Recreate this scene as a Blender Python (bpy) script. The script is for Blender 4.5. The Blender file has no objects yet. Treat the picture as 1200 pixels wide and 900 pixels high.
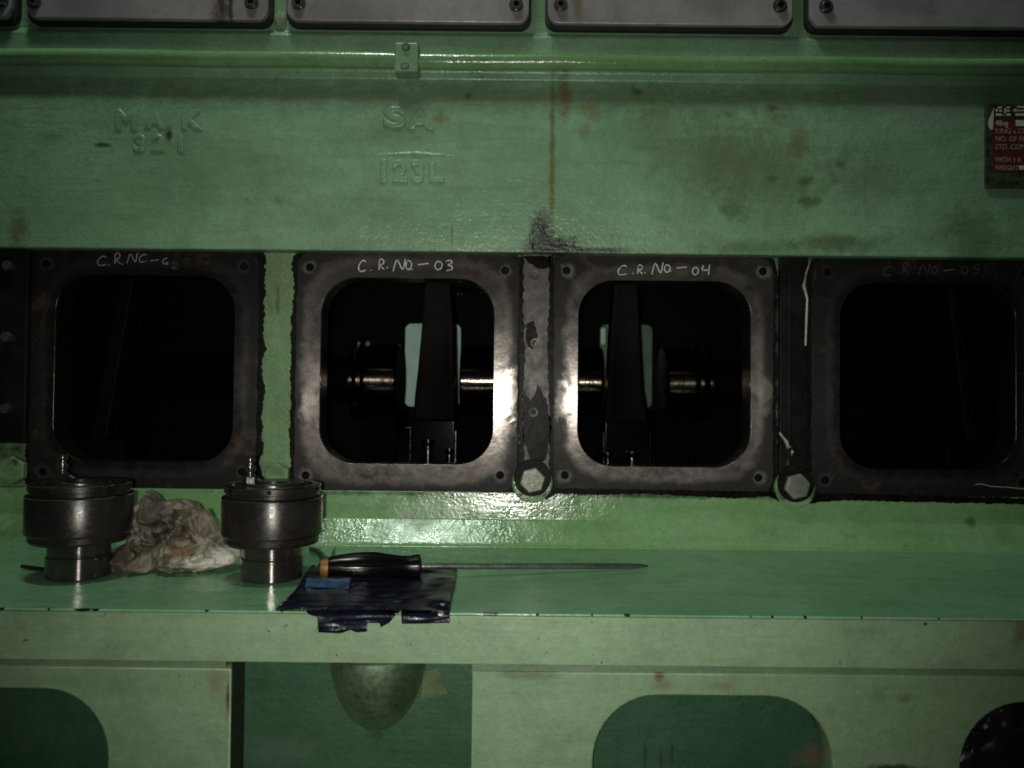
import bpy, bmesh, math, random
from mathutils import Matrix, Vector, noise
from mathutils.geometry import intersect_point_line
random.seed(7)
S = bpy.context.scene
COL = S.collection
# ------------------------------------------------------------------ camera
FPX = 933.0
PITCH, ROLL = math.radians(1.2), 0.0105
CM = Matrix.Rotation(math.pi/2 + PITCH, 3, 'X') @ Matrix.Rotation(ROLL, 3, 'Z')
cd = bpy.data.cameras.new('camera'); cam = bpy.data.objects.new('camera', cd); COL.objects.link(cam)
cam.matrix_world = CM.to_4x4()
cd.sensor_width = 36.0; cd.lens = 36.0*FPX/1200.0
cd.clip_start = 0.01; cd.clip_end = 50
cd.dof.use_dof = True; cd.dof.focus_distance = 0.86; cd.dof.aperture_fstop = 7.0
S.camera = cam
# ------------------------------------------------------------------ world, lamps, exposure
w = bpy.data.worlds.new("World"); S.world = w; w.use_nodes = True
w.node_tree.nodes['Background'].inputs[0].default_value = (0.6, 0.9, 0.75, 1)
w.node_tree.nodes['Background'].inputs[1].default_value = 0.012
def lamp(name, typ, loc, energy, color, target, **kw):
    l = bpy.data.lights.new(name, typ); l.energy = energy; l.color = color
    for k, v in kw.items(): setattr(l, k, v)
    o = bpy.data.objects.new(name, l); COL.objects.link(o); o.location = loc
    o.rotation_euler = (Vector(target)-Vector(loc)).to_track_quat('-Z', 'Y').to_euler()
    return o
lamp('phone_torch', 'SPOT', (-0.016, -0.01, -0.002), 22.0, (1.0, 0.97, 0.88), (-0.02, 1.0, -0.03),
     spot_size=math.radians(88), spot_blend=1.0, shadow_soft_size=0.007)
lamp('overhead_lamp', 'AREA', (-0.35, 0.50, 2.0), 13.5, (0.85, 1.0, 0.86), (0.0, 1.0, 0.2),
     shape='RECTANGLE', size=0.35, size_y=0.2)
S.view_settings.view_transform = 'Standard'; S.view_settings.look = 'None'
S.view_settings.exposure = 0.0; S.view_settings.gamma = 1.0
S.render.engine = 'CYCLES'
S.cycles.pixel_filter_type = 'BLACKMAN_HARRIS'; S.cycles.filter_width = 1.7
S.cycles.max_bounces = 6
# ------------------------------------------------------------------ picture -> place helpers
def P(px, py, Y):
    d = CM @ Vector(((px-600)/FPX, (450-py)/FPX, -1.0))
    return d * (Y/d.y)
def X(px, Y=1.0, row=435): return P(px, row, Y).x
def Z(row, Y=1.0): return P(600, row, Y).z
# ------------------------------------------------------------------ node helpers
class NT:
    def __init__(s, name):
        s.m = bpy.data.materials.new(name); s.m.use_nodes = True
        s.t = s.m.node_tree; s.n = s.t.nodes; s.b = s.n['Principled BSDF']
        s.geo = s.n.new('ShaderNodeNewGeometry'); s.pos = s.geo.outputs['Position']
        s.obj = s.n.new('ShaderNodeTexCoord').outputs['Object']
    def l(s, a, b): s.t.links.new(a, b)
    def noise(s, scale, detail=4, rough=.55, vec=None, stretch=None, dist=0):
        v = vec or s.pos
        if stretch:
            m = s.n.new('ShaderNodeMapping'); m.inputs['Scale'].default_value = stretch; s.l(v, m.inputs[0]); v = m.outputs[0]
        n = s.n.new('ShaderNodeTexNoise'); n.inputs['Scale'].default_value = scale
        n.inputs['Detail'].default_value = detail; n.inputs['Roughness'].default_value = rough
        n.inputs['Distortion'].default_value = dist
        s.l(v, n.inputs['Vector']); return n.outputs[0]
    def mr(s, v, a, b, c=0., d=1.):
        m = s.n.new('ShaderNodeMapRange'); m.interpolation_type = 'SMOOTHSTEP' if (c, d) in ((0., 1.), (1., 0.)) else 'LINEAR'
        s.l(v, m.inputs[0])
        for i, q in enumerate((a, b, c, d)): m.inputs[i+1].default_value = q
        return m.outputs[0]
    def math(s, op, a, b=None):
        m = s.n.new('ShaderNodeMath'); m.operation = op
        for i, q in enumerate((a, b)):
            if q is None: continue
            if isinstance(q, (int, float)): m.inputs[i].default_value = q
            else: s.l(q, m.inputs[i])
        return m.outputs[0]
    def mix(s, f, a, b):
        m = s.n.new('ShaderNodeMix'); m.data_type = 'RGBA'
        for i, q in ((0, f), (6, a), (7, b)):
            if isinstance(q, (int, float)): m.inputs[i].default_value = q
            elif isinstance(q, tuple): m.inputs[i].default_value = (*q, 1) if len(q) == 3 else q
            else: s.l(q, m.inputs[i])
        return m.outputs[2]
    def spot(s, x, z, rx, rz, wob, soft=.6, amt=.9, y=0., ry=None):
        """irregular patch (stain, painted shade or highlight) round (x,z); wob = noise socket"""
        a = s.n.new('ShaderNodeVectorMath'); a.operation = 'SUBTRACT'; s.l(s.pos, a.inputs[0]); a.inputs[1].default_value = (x, y, z)
        b = s.n.new('ShaderNodeVectorMath'); b.operation = 'MULTIPLY'; s.l(a.outputs[0], b.inputs[0]); b.inputs[1].default_value = (1/rx, 1/ry if ry else 0, 1/rz)
        c = s.n.new('ShaderNodeVectorMath'); c.operation = 'LENGTH'; s.l(b.outputs[0], c.inputs[0])
        d = s.math('ADD', c.outputs['Value'], s.math('MULTIPLY', s.math('SUBTRACT', wob, .5), 2.2))
        return s.mr(d, 1.0, 1.0-soft, 0., amt)
    def bump(s, h, strength, dist=.001, prev=None):
        b = s.n.new('ShaderNodeBump'); b.inputs['Strength'].default_value = strength; b.inputs['Distance'].default_value = dist
        s.l(h, b.inputs['Height'])
        if prev is not None: s.l(prev, b.inputs['Normal'])
        return b.outputs[0]
    def set(s, **k):
        for kk, v in k.items():
            i = s.b.inputs[kk.replace('_', ' ')]
            if hasattr(v, 'is_output'): s.l(v, i)
            elif isinstance(v, tuple) and len(v) == 3 and i.type == 'RGBA': i.default_value = (*v, 1)
            else: i.default_value = v
        return s.m

def paint(name, c1, c2, stains_shade=(), rough=.3, grime=.35, bump=1.0, edge_row=None, chips=()):
    s = NT(name)
    big = s.noise(5.5, 4, .6); mid = s.noise(26, 6, .65); fine = s.noise(130, 5, .6)
    brush = s.noise(60, 4, .6, stretch=(.12, 1, 1.6)); wob = s.noise(55, 8, .78)
    col = s.mix(s.mr(big, .35, .65), c1, c2)
    col = s.mix(s.mr(mid, .52, .78, 0., .55), col, tuple(v*.55 for v in c1))
    col = s.mix(s.mr(brush, .5, .75, 0., .35), col, (c1[0]*.6, c1[1]*.55, c1[2]*.45))
    col = s.mix(s.mr(big, .55, .75, 0., grime), col, (.09, .09, .035))
    col = s.mix(s.mr(s.noise(13, 6, .7, dist=.8), .5, .72, 0., .4), col, (c1[0]*.62, c1[1]*.58, c1[2]*.5))
    col = s.mix(s.mr(fine, .35, .72, 0., .38), col, (c1[0]*.6, c1[1]*.66, c1[2]*.62))
    col = s.mix(s.mr(s.noise(320, 3, .6), .52, .75, 0., .35), col, (c2[0]*1.35, c2[1]*1.25, c2[2]*1.3))
    speck = s.mr(s.noise(210, 2, .5), .735, .76)
    col = s.mix(s.math('MULTIPLY', speck, .7), col, (.012, .02, .012))
    for (x, z, rx, rz, amt, cc) in stains_shade:
        col = s.mix(s.spot(x, z, rx, rz, wob, .7, amt), col, cc)
    for (x, z, rx, rz) in chips:
        col = s.mix(s.spot(x, z, rx, rz, wob, .15, 1., YF, rz*1.4), col, (.008, .009, .008))
    lump = s.noise(38, 3, .5); peel = s.noise(240, 3, .55); brs = s.noise(120, 3, .6, stretch=(.18, 1, 1.8))
    n = s.bump(lump, .35*bump, .004); n = s.bump(brs, .30*bump, .0012, n); n = s.bump(peel, .7*bump, .0009, n)
    r = s.math('ADD', s.mr(mid, .3, .7, rough-.07, rough+.12), s.mr(s.noise(9, 6, .7, dist=1.5, stretch=(.5, 1, 1)), .45, .62, 0., .16))
    return s.set(Base_Color=col, Roughness=r, Normal=n, Specular_IOR_Level=.5)

def flange(name, c1, c2, edge, cx, cz, hx, hz, lo, hi, extra=()):
    """machined flange: bare near the opening, blackened by old oil and paint towards its outer edge"""
    s = NT(name); big = s.noise(9, 5, .65); f = s.noise(140, 4, .6, stretch=(1.4, 1, .2)); wob = s.noise(45, 6, .7, dist=.5)
    col = s.mix(s.mr(big, .35, .7), c1, c2); col = s.mix(s.mr(s.noise(35, 6, .7, dist=1.), .55, .7, 0., .6), col, edge); col = s.mix(s.mr(f, .5, .8, 0., .25), col, tuple(q*.4 for q in c1))
    sep = s.n.new('ShaderNodeSeparateXYZ'); s.l(s.pos, sep.inputs[0])
    ax = s.math('DIVIDE', s.math('ABSOLUTE', s.math('SUBTRACT', sep.outputs[0], cx)), hx); az = s.math('DIVIDE', s.math('ABSOLUTE', s.math('SUBTRACT', sep.outputs[2], cz)), hz)
    d = s.math('POWER', s.math('ADD', s.math('POWER', ax, 5), s.math('POWER', az, 5)), .2)
    d = s.math('ADD', d, s.math('MULTIPLY', s.math('SUBTRACT', wob, .5), .22))
    m = s.mr(d, lo, hi); col = s.mix(s.math('MULTIPLY', m, .93), col, edge)
    rst = s.math('MULTIPLY', s.mr(s.noise(24, 6, .7, dist=1.2), .54, .68), .35); col = s.mix(rst, col, (.10, .05, .025))
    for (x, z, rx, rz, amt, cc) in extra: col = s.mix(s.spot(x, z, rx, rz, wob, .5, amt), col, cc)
    h = s.noise(380, 3, .6, stretch=(4, 4, .25)); n = s.bump(h, .14, .0004); n = s.bump(big, .12, .003, n); n = s.bump(s.noise(30, 4, .6), .12, .002, n)
    s.set(Base_Color=col, Roughness=s.math('ADD', s.mr(s.noise(60, 5, .65), .3, .7, .20, .30), s.math('MULTIPLY', m, .18)), Normal=n, Specular_IOR_Level=s.math('SUBTRACT', .5, s.math('MULTIPLY', m, .38)), Metallic=s.math('SUBTRACT', .8, s.math('MULTIPLY', m, .78)), Anisotropic=.75, Anisotropic_Rotation=.25)
    c = s.n.new('ShaderNodeCombineXYZ'); c.inputs[2].default_value = 1.; s.l(c.outputs[0], s.b.inputs['Tangent'])
    return s.m
def metal(name, c1, c2, rough=.35, metallic=.9, aniso=0., tangent=(0, 0, 1), rot=0., scale=14., grooves=None, bump=.2, spots=(), rust=0., coords='world', grease=0.):
    s = NT(name); v = s.pos if coords == 'world' else s.obj
    big = s.noise(scale, 5, .65, v); f = s.noise(scale*9, 5, .65, v); wob = s.noise(60, 5, .7)
    col = s.mix(s.mr(big, .35, .7), c1, c2)
    col = s.mix(s.mr(f, .5, .75, 0., .5), col, tuple(q*.4 for q in c1))
    if rust: col = s.mix(s.math('MULTIPLY', s.mr(s.noise(scale*1.7, 6, .7, v, dist=1.2), .52, .66), rust), col, (.10, .035, .012))
    mt = metallic
    gr = s.mr(s.noise(scale*1.3, 6, .7, v, dist=.6), .48, .62)
    if grease: col = s.mix(s.math('MULTIPLY', gr, grease), col, (.006, .006, .006))
    for (x, z, rx, rz, amt, cc) in spots: col = s.mix(s.spot(x, z, rx, rz, wob, .7, amt), col, cc)
    r = s.mr(f, .25, .75, max(.05, rough-.1), rough+.12)
    h = s.noise(400, 3, .6, v, stretch=grooves) if grooves else s.noise(300, 3, .6, v)
    n = s.bump(h, bump, .0004); n = s.bump(big, bump*.7, .003, n)
    s.set(Base_Color=col, Roughness=r, Normal=n, Metallic=mt, Anisotropic=aniso, Anisotropic_Rotation=rot)
    if aniso:
        c = s.n.new('ShaderNodeCombineXYZ')
        for i in range(3): c.inputs[i].default_value = tangent[i]
        s.l(c.outputs[0], s.b.inputs['Tangent'])
    return s.m
def plain(name, c, rough=.5, metallic=0., vary=.3, scale=60., bump=.2, spec=.5, coat=0.):
    s = NT(name); f = s.noise(scale, 5, .65)
    col = s.mix(s.mr(f, .3, .7), tuple(q*(1-vary) for q in c), tuple(min(1, q*(1+vary)) for q in c))
    n = s.bump(s.noise(scale*3, 4, .6), bump, .0008)
    return s.set(Base_Color=col, Roughness=rough, Metallic=metallic, Normal=n, Specular_IOR_Level=spec, Coat_Weight=coat)
# ------------------------------------------------------------------ mesh helpers
def link(name, me, mat, parent=None, smooth=False, bevel=0., segs=2):
    if isinstance(me, bmesh.types.BMesh):
        bm = me; me = bpy.data.meshes.new(name); bmesh.ops.recalc_face_normals(bm, faces=bm.faces); bm.to_mesh(me); bm.free()
    if smooth:
        for p in me.polygons: p.use_smooth = True
        try: me.set_sharp_from_angle(angle=math.radians(35))
        except Exception: pass
    o = bpy.data.objects.new(name, me); COL.objects.link(o)
    if mat:
        me.materials.clear(); me.materials.append(mat)
    if parent: o.parent = parent
    if bevel:
        b = o.modifiers.new('edge', 'BEVEL'); b.width = bevel; b.segments = segs; b.limit_method = 'ANGLE'; b.angle_limit = math.radians(30); b.harden_normals = False
        for p in me.polygons: p.use_smooth = True
        w_ = o.modifiers.new('wn', 'WEIGHTED_NORMAL'); w_.keep_sharp = True
    return o
def empty(name, loc, label, cat, group=None, rotz=0):
    o = bpy.data.objects.new(name, None); COL.objects.link(o); o.location = loc; o.rotation_euler = (0, 0, rotz)
    o.empty_display_size = .02
    o['label'] = label; o['category'] = cat
    if group: o['group'] = group
    return o
def tag(o, label, cat, group=None):
    o['label'] = label; o['category'] = cat
    if group: o['group'] = group
    return o
def box(bm, x0, x1, y0, y1, z0, z1):
    v = [bm.verts.new(c) for c in ((x0,y0,z0),(x1,y0,z0),(x1,y1,z0),(x0,y1,z0),(x0,y0,z1),(x1,y0,z1),(x1,y1,z1),(x0,y1,z1))]
    for f in ((0,1,2,3),(4,5,6,7),(0,1,5,4),(1,2,6,5),(2,3,7,6),(3,0,4,7)): bm.faces.new([v[i] for i in f])
    return bm
def boxm(*a): return box(bmesh.new(), *a)
def prism_x(prof, x0, x1):
    bm = bmesh.new(); a = [bm.verts.new((x0, y, z)) for y, z in prof]; b = [bm.verts.new((x1, y, z)) for y, z in prof]
    n = len(prof)
    for i in range(n): bm.faces.new((a[i], a[(i+1)%n], b[(i+1)%n], b[i]))
    bm.faces.new(a); bm.faces.new(b); return bm
def lathe(prof, seg=64, axis='Z', bm=None, loc=(0,0,0)):
    bm = bm or bmesh.new(); rings = []
    loc = Vector(loc)
    def T(r, h, a):
        c, s_ = r*math.cos(a), r*math.sin(a)
        return loc + Vector({'Z': (c, s_, h), 'X': (h, c, s_), 'Y': (c, h, s_)}[axis])
    for r, h in prof:
        if r < 1e-6: rings.append([bm.verts.new(T(0, h, 0))])
        else: rings.append([bm.verts.new(T(r, h, 2*math.pi*i/seg)) for i in range(seg)])
    for A, B in zip(rings, rings[1:]):
        for i in range(seg):
            j = (i+1) % seg
            if len(A) == 1 and len(B) == 1: continue
            if len(A) == 1: bm.faces.new((A[0], B[i], B[j]))
            elif len(B) == 1: bm.faces.new((A[i], A[j], B[0]))
            else: bm.faces.new((A[i], A[j], B[j], B[i]))
    return bm
def rrect(x0, x1, z0, z1, r, n=10, jit=0., seed=0):
    rx, rz = r if isinstance(r, tuple) else (r, r); pts = []
    for cx, cz, a0 in ((x1-rx, z1-rz, 0), (x0+rx, z1-rz, 90), (x0+rx, z0+rz, 180), (x1-rx, z0+rz, 270)):
        for i in range(n+1):
            a = math.radians(a0 + 90*i/n); pts.append((cx+rx*math.cos(a), cz+rz*math.sin(a)))
    if jit:
        rnd = random.Random(seed); out = []
        for i, p in enumerate(pts):
            q = pts[(i+1) % len(pts)]; d = math.hypot(q[0]-p[0], q[1]-p[1]); m = max(1, int(d/.0022))
            nx, nz = ((q[1]-p[1])/d, -(q[0]-p[0])/d) if d else (0, 0)
            for k in range(m):
                t = k/m; wx_, wz_ = p[0]+(q[0]-p[0])*t, p[1]+(q[1]-p[1])*t; j = jit*(noise.noise(Vector((wx_*55, wz_*55, seed)))*1.3 + noise.noise(Vector((wx_*220, wz_*220, seed+9)))*.7 + rnd.uniform(-.2, .2))
                out.append((p[0]+(q[0]-p[0])*t+nx*j, p[1]+(q[1]-p[1])*t+nz*j))
        pts = out
    return pts
def circle(cx, cz, r, n=20): return [(cx+r*math.cos(2*math.pi*i/n), cz+r*math.sin(2*math.pi*i/n)) for i in range(n)]
def plate(outlines, y0, y1, bevel=0.):
    """flat plate in the XZ plane with holes, front at y0 and back at y1"""
    cu = bpy.data.curves.new('tmp', 'CURVE'); cu.dimensions = '2D'; cu.fill_mode = 'BOTH'; cu.extrude = (y1-y0)/2 - bevel
    cu.bevel_depth = bevel; cu.bevel_resolution = 1; cu.offset = -bevel
    for pts in outlines:
        sp = cu.splines.new('POLY'); sp.points.add(len(pts)-1)
        for p, q in zip(sp.points, pts): p.co = (q[0], q[1], 0, 1)
        sp.use_cyclic_u = True
    o = bpy.data.objects.new('tmp', cu); COL.objects.link(o)
    me = bpy.data.meshes.new_from_object(o.evaluated_get(bpy.context.evaluated_depsgraph_get()))
    bpy.data.objects.remove(o); bpy.data.curves.remove(cu)
    me.transform(Matrix.Translation((0, (y0+y1)/2, 0)) @ Matrix.Rotation(math.pi/2, 4, 'X'))
    return me
def text_mesh(txt, size, depth, bevel, x, z, y, sx=1., offset=0., align='LEFT'):
    cu = bpy.data.curves.new('tmp', 'FONT'); cu.body = txt; cu.size = size; cu.extrude = depth; cu.bevel_depth = bevel; cu.bevel_resolution = 3
    cu.offset = offset; cu.align_x = align; cu.resolution_u = 4
    o = bpy.data.objects.new('tmp', cu); COL.objects.link(o)
    me = bpy.data.meshes.new_from_object(o.evaluated_get(bpy.context.evaluated_depsgraph_get()))
    bpy.data.objects.remove(o); bpy.data.curves.remove(cu)
    me.transform(Matrix.Translation((x, y, z)) @ Matrix.Rotation(math.pi/2, 4, 'X') @ Matrix.Diagonal((sx, 1, 1, 1)))
    return me
def tube(pts, rad, seg=8, bm=None, cap=True):
    bm = bm or bmesh.new(); rings = []; n = len(pts); pts = [Vector(p) for p in pts]
    for i, p in enumerate(pts):
        d = (pts[min(i+1, n-1)]-pts[max(i-1, 0)]).normalized(); u = d.cross(Vector((0, 0, 1)))
        if u.length < .1: u = d.cross(Vector((0, 1, 0)))
        u.normalize(); v = d.cross(u); r = rad[i] if isinstance(rad, (list, tuple)) else rad
        rings.append([bm.verts.new(p + u*r*math.cos(2*math.pi*k/seg) + v*r*math.sin(2*math.pi*k/seg)) for k in range(seg)])
    for A, B in zip(rings, rings[1:]):
        for k in range(seg): bm.faces.new((A[k], A[(k+1)%seg], B[(k+1)%seg], B[k]))
    if cap: bm.faces.new(rings[0]); bm.faces.new(rings[-1])
    return bm
def hexprism(r, y0, y1, cx, cz, rot=0., dome=.0):
    bm = bmesh.new(); n = 6
    rings = []
    for rr, y in ((r, y1), (r, y0+.0018), (r*.93, y0)):
        rings.append([bm.verts.new((cx+rr*math.cos(rot+2*math.pi*i/n), y, cz+rr*math.sin(rot+2*math.pi*i/n))) for i in range(n)])
    for A, B in zip(rings, rings[1:]):
        for i in range(n): bm.faces.new((A[i], A[(i+1)%n], B[(i+1)%n], B[i]))
    bm.faces.new(rings[-1]); bm.faces.new(rings[0]); return bm
# ------------------------------------------------------------------ materials
G1, G2 = (.155, .28, .165), (.205, .355, .225)
RUST = (.12, .085, .02); DIRT = (.05, .065, .025); BLACK = (.012, .014, .012)
def st(px, py, wx, wy, amt, c=RUST, Y=.981):
    p = P(px, py, Y); return (p.x, p.z, wx*Y/FPX, wy*Y/FPX, amt, c)
M = {}
M['upper'] = paint('green_gloss_paint_stained_shaded', G1, G2, rough=.28, bump=1.15, stains_shade=[
    st(600, 112, 900, 26, .55, (.075, .10, .055)),  # wide band puts the shade below pipe and covers into the paint
    st(647, 190, 4.5, 150, .8, (.085, .095, .015)), st(660, 105, 10, 44, .5, (.085, .09, .02)), st(664, 110, 8, 40, .6), st(694, 130, 14, 18, .55), st(684, 155, 10, 14, .4),
    st(645, 290, 46, 22, 1., BLACK), st(634, 264, 16, 24, .9, (.025, .03, .022)), st(700, 293, 60, 5, .8, BLACK), st(560, 296, 500, 3, .5, DIRT), st(935, 168, 16, 24, .5), st(905, 210, 10, 6, .7, DIRT), st(944, 212, 12, 7, .75, DIRT),
    st(985, 192, 8, 6, .7, DIRT), st(948, 236, 18, 9, .75, DIRT), st(860, 245, 22, 18, .5, DIRT), st(840, 190, 80, 55, .5, (.095, .115, .045)), st(900, 200, 100, 70, .5, (.08, .105, .05)), st(1010, 210, 60, 50, .4, (.07, .10, .05)), st(770, 150, 40, 60, .35, (.09, .115, .045)), st(260, 200, 120, 60, .3, (.08, .12, .07)), st(420, 250, 90, 30, .3, (.08, .12, .07)),
    st(905, 126, 9, 7, .7, DIRT), st(748, 103, 9, 8, .7, DIRT), st(980, 285, 70, 14, .65, DIRT), st(880, 290, 80, 12, .5, DIRT), st(198, 158, 6, 14, .95, (.03, .02, .01)),
    st(120, 170, 14, 4, .8, BLACK), st(60, 160, 22, 8, .4, DIRT), st(22, 270, 16, 26, .6, (.07, .05, .03)), st(548, 110, 6, 6, .7, DIRT), st(515, 140, 12, 8, .6),
    st(220, 300, 20, 8, .7, (.12, .05, .02)), st(1140, 280, 40, 50, .5, DIRT), st(325, 235, 10, 8, .5, DIRT), st(1085, 125, 80, 45, .35, (.22, .29, .24)), st(1080, 52, 60, 14, .4, (.22, .27, .24)), st(530, 275, 2, 18, .6, DIRT), st(460, 155, 60, 20, .3, DIRT)])
M['column'] = paint('green_paint_scuffed', (.12, .22, .09), (.16, .27, .13), rough=.38, grime=.5, stains_shade=[
    st(322, 550, 22, 10, .5, DIRT, 1.0), st(325, 350, 3, 26, .7, DIRT, 1.0), st(300, 430, 6, 150, .8, BLACK, 1.0), st(345, 430, 5, 150, .8, BLACK, 1.0),
    st(628, 430, 90, 230, 1., BLACK, 1.0), st(928, 430, 90, 230, 1., BLACK, 1.0), st(20, 390, 70, 190, 1., BLACK, 1.0), st(1225, 430, 90, 230, 1., BLACK, 1.0)])
M['lower'] = paint('green_gloss_paint_drips', (.14, .27, .11), (.19, .34, .17), rough=.13, grime=.3, bump=.55, stains_shade=[
    st(480, 605, 14, 9, .5, (.2, .22, .18), .99), st(1140, 612, 8, 8, .7, DIRT, .985), st(1000, 580, 300, 8, .6, BLACK, .99), st(620, 580, 400, 4, .7, BLACK, .99), st(60, 620, 80, 60, .5, (.03, .06, .02), .99)])
ZS = Z(641, .965)                                       # shelf top
YF = .965*(ZS/Z(719, .965))                             # shelf front edge
def chip(px, py, wx, wy): p = P(px, py, YF); return (p.x, ZS, wx*YF/FPX, .0022)
M['shelf'] = paint('green_gloss_paint_shelf', (.13, .275, .155), (.17, .33, .20), rough=.14, grime=.15, bump=.55,
    stains_shade=[], chips=[chip(a, 718, b, 3) for a, b in ((98, 11), (111, 5), (242, 4), (57, 2), (573, 9), (580, 5), (630, 2), (694, 1.6), (735, 4), (880, 1.6), (905, 2), (2, 3), (944, 2), (1010, 1.4), (1100, 2))])
M['apron'] = paint('pale_green_paint_apron', (.165, .25, .145), (.19, .285, .17), rough=.42, grime=.2, bump=.5,
    chips=[chip(a, 718, b, 3) for a, b in ((102, 12), (573, 10), (242, 4), (732, 5), (786, 3))], stains_shade=[st(1085, 731, 4, 3, 1., BLACK, YF), st(1195, 742, 12, 22, .6, (.1, .06, .05), YF), st(1010, 740, 30, 10, .25, DIRT, YF)])
M['bed'] = paint('pale_green_paint_bed_plate', (.15, .235, .13), (.175, .27, .16), rough=.42, grime=.25, bump=.5, stains_shade=[
    st(772, 790, 7, 9, .8, (.06, .03, .015), YF+.004), st(778, 802, 18, 10, .5, (.12, .07, .04), YF+.004), st(845, 803, 20, 7, .5, (.12, .07, .04), YF+.004), st(1060, 818, 12, 8, .5, (.1, .06, .04), YF+.004),
    st(254, 800, 14, 22, .45, (.14, .09, .03), YF+.004), st(268, 820, 4, 26, .95, (.06, .02, .01), YF+.004), st(1030, 812, 8, 9, .3, DIRT, YF+.004), st(610, 790, 50, 7, .5, DIRT, YF+.004), st(1050, 900, 50, 6, .9, BLACK, YF+.004)])
M['pit'] = paint('dark_green_paint_recess', (.011, .052, .021), (.016, .068, .030), rough=.5, grime=.2, bump=.6, stains_shade=[
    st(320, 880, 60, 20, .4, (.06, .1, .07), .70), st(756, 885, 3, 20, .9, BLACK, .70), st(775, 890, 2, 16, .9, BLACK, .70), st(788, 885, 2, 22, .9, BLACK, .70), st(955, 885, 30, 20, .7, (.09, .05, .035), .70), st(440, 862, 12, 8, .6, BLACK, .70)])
M['dome'] = metal('worn_green_casting', (.36, .50, .33), (.15, .23, .13), rough=.47, metallic=.97, scale=22, bump=.4)
M['rim'] = plain('dark_casting_rim', (.006, .011, .007), .8, spec=.08)
M['ragged'] = plain('black_tarry_paint_edge', (.006, .007, .006), .45, vary=.5, scale=120, bump=.8, spec=.07)
M['goo'] = plain('wet_black_oil_sludge', (.006, .005, .004), .33, vary=.6, scale=30, bump=.5, spec=.035)
M['bar'] = metal('rusty_oily_bar', (.030, .020, .013), (.007, .006, .005), rough=.46, metallic=.15, scale=11, rust=.35, grease=.95, bump=.25, spots=[st(628, 510, 20, 42, .95, (.006, .006, .006), .9925), st(630, 446, 10, 14, .6, (.13, .105, .09), .9925), st(612, 460, 6, 50, .9, (.008, .008, .008), .9925), st(636, 350, 14, 30, .8, (.01, .01, .01), .9925), st(628, 400, 10, 14, .6, (.12, .10, .08), .9925)])  # pale spot at mid height is a highlight put into the colour
M['blackplate'] = plain('oily_black_plate', (.007, .008, .007), .42, vary=.5, scale=25, bump=.6, spec=.12)
M['cover'] = metal('dull_grey_aluminium_cover', (.40, .37, .385), (.24, .225, .235), rough=.45, metallic=.3, aniso=.5, tangent=(0, 0, 1), rot=.25, scale=9, grooves=(3, 3, .3), bump=.3, spots=[
    st(262, 10, 12, 40, .85, (.05, .02, .01), .985), st(272, 10, 4, 40, .8, (.02, .012, .01), .985), st(676, 8, 8, 26, .6, (.16, .11, .04), .985), st(1060, 5, 60, 25, .3, (.08, .07, .07), .985)])
M['gasket'] = plain('black_rubber_gasket', (.01, .012, .01), .6)
M['screw'] = metal('dark_socket_screw', (.26, .28, .26), (.14, .15, .14), rough=.3, coords='obj')
M['hole'] = plain('black_oily_hole', (.003, .003, .003), .7, bump=.1, spec=.1)
M['bolt'] = metal('worn_bolt_head', (.19, .205, .165), (.12, .13, .10), rough=.45, metallic=.3, scale=40, bump=.5, coords='obj')
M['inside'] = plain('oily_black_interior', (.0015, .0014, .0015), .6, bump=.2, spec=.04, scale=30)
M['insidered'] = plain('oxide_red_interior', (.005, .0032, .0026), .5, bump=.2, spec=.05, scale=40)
M['journal'] = metal('polished_oily_crank_steel', (.26, .21, .18), (.15, .12, .10), rough=.12, metallic=1., aniso=.85, tangent=(1, 0, 0), rot=0., grooves=(6, .2, .2), bump=.12, scale=20)
_s = NT('oily_forged_rod'); _f = _s.noise(18, 5, .65); _sep = _s.n.new('ShaderNodeSeparateXYZ'); _s.l(_s.pos, _sep.inputs[0])
_oil = _s.mr(_s.math('ADD', _sep.outputs[2], _s.math('MULTIPLY', _f, .05)), Z(440, 1.1)+.02, Z(385, 1.1)+.03)
M['rod'] = _s.set(Base_Color=_s.mix(_oil, (.0015, .0015, .0015), _s.mix(_s.mr(_f, .3, .7), (.0055, .005, .005), (.010, .008, .0075))), Roughness=.55, Specular_IOR_Level=.02, Normal=_s.bump(_s.noise(60, 4, .6), .2, .001))
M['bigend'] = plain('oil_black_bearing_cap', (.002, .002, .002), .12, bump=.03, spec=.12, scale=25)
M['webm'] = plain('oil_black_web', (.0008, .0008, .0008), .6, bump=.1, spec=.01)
M['nut'] = metal('bright_oiled_nut', (.16, .16, .15), (.08, .08, .08), rough=.14, metallic=1., scale=60, bump=.1, coords='obj')
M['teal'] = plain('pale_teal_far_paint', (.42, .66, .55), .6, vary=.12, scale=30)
M['teal_shaded'] = plain('shaded_teal_far_paint', (.06, .12, .085), .6, vary=.2, scale=30)  # same far paint, shade put into a darker copy
M['valve'] = metal('dark_turned_steel', (.036, .033, .031), (.021, .019, .018), rough=.28, metallic=.6, coords='obj', scale=26, grooves=(.25, .25, 5), bump=.12, rust=.25)
M['valveshine'] = metal('polished_turned_steel', (.17, .15, .14), (.10, .09, .085), rough=.17, metallic=.9, aniso=.9, tangent=(0, 0, 1), rot=0., coords='obj', scale=26, grooves=(.2, .2, 6), bump=.06)
M['valveshine2'] = metal('bright_glint_edge', (.45, .42, .40), (.3, .28, .27), rough=.12, metallic=1., coords='obj', scale=26, bump=.05)
M['chalk'] = plain('white_chalk', (.50, .51, .49), .9, vary=.35, scale=500)
M['chalkmid'] = plain('half_rubbed_chalk', (.22, .22, .215), .9, vary=.4, scale=500)
M['chalkdim'] = plain('faded_chalk', (.05, .05, .048), .9, vary=.5, scale=500)
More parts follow.
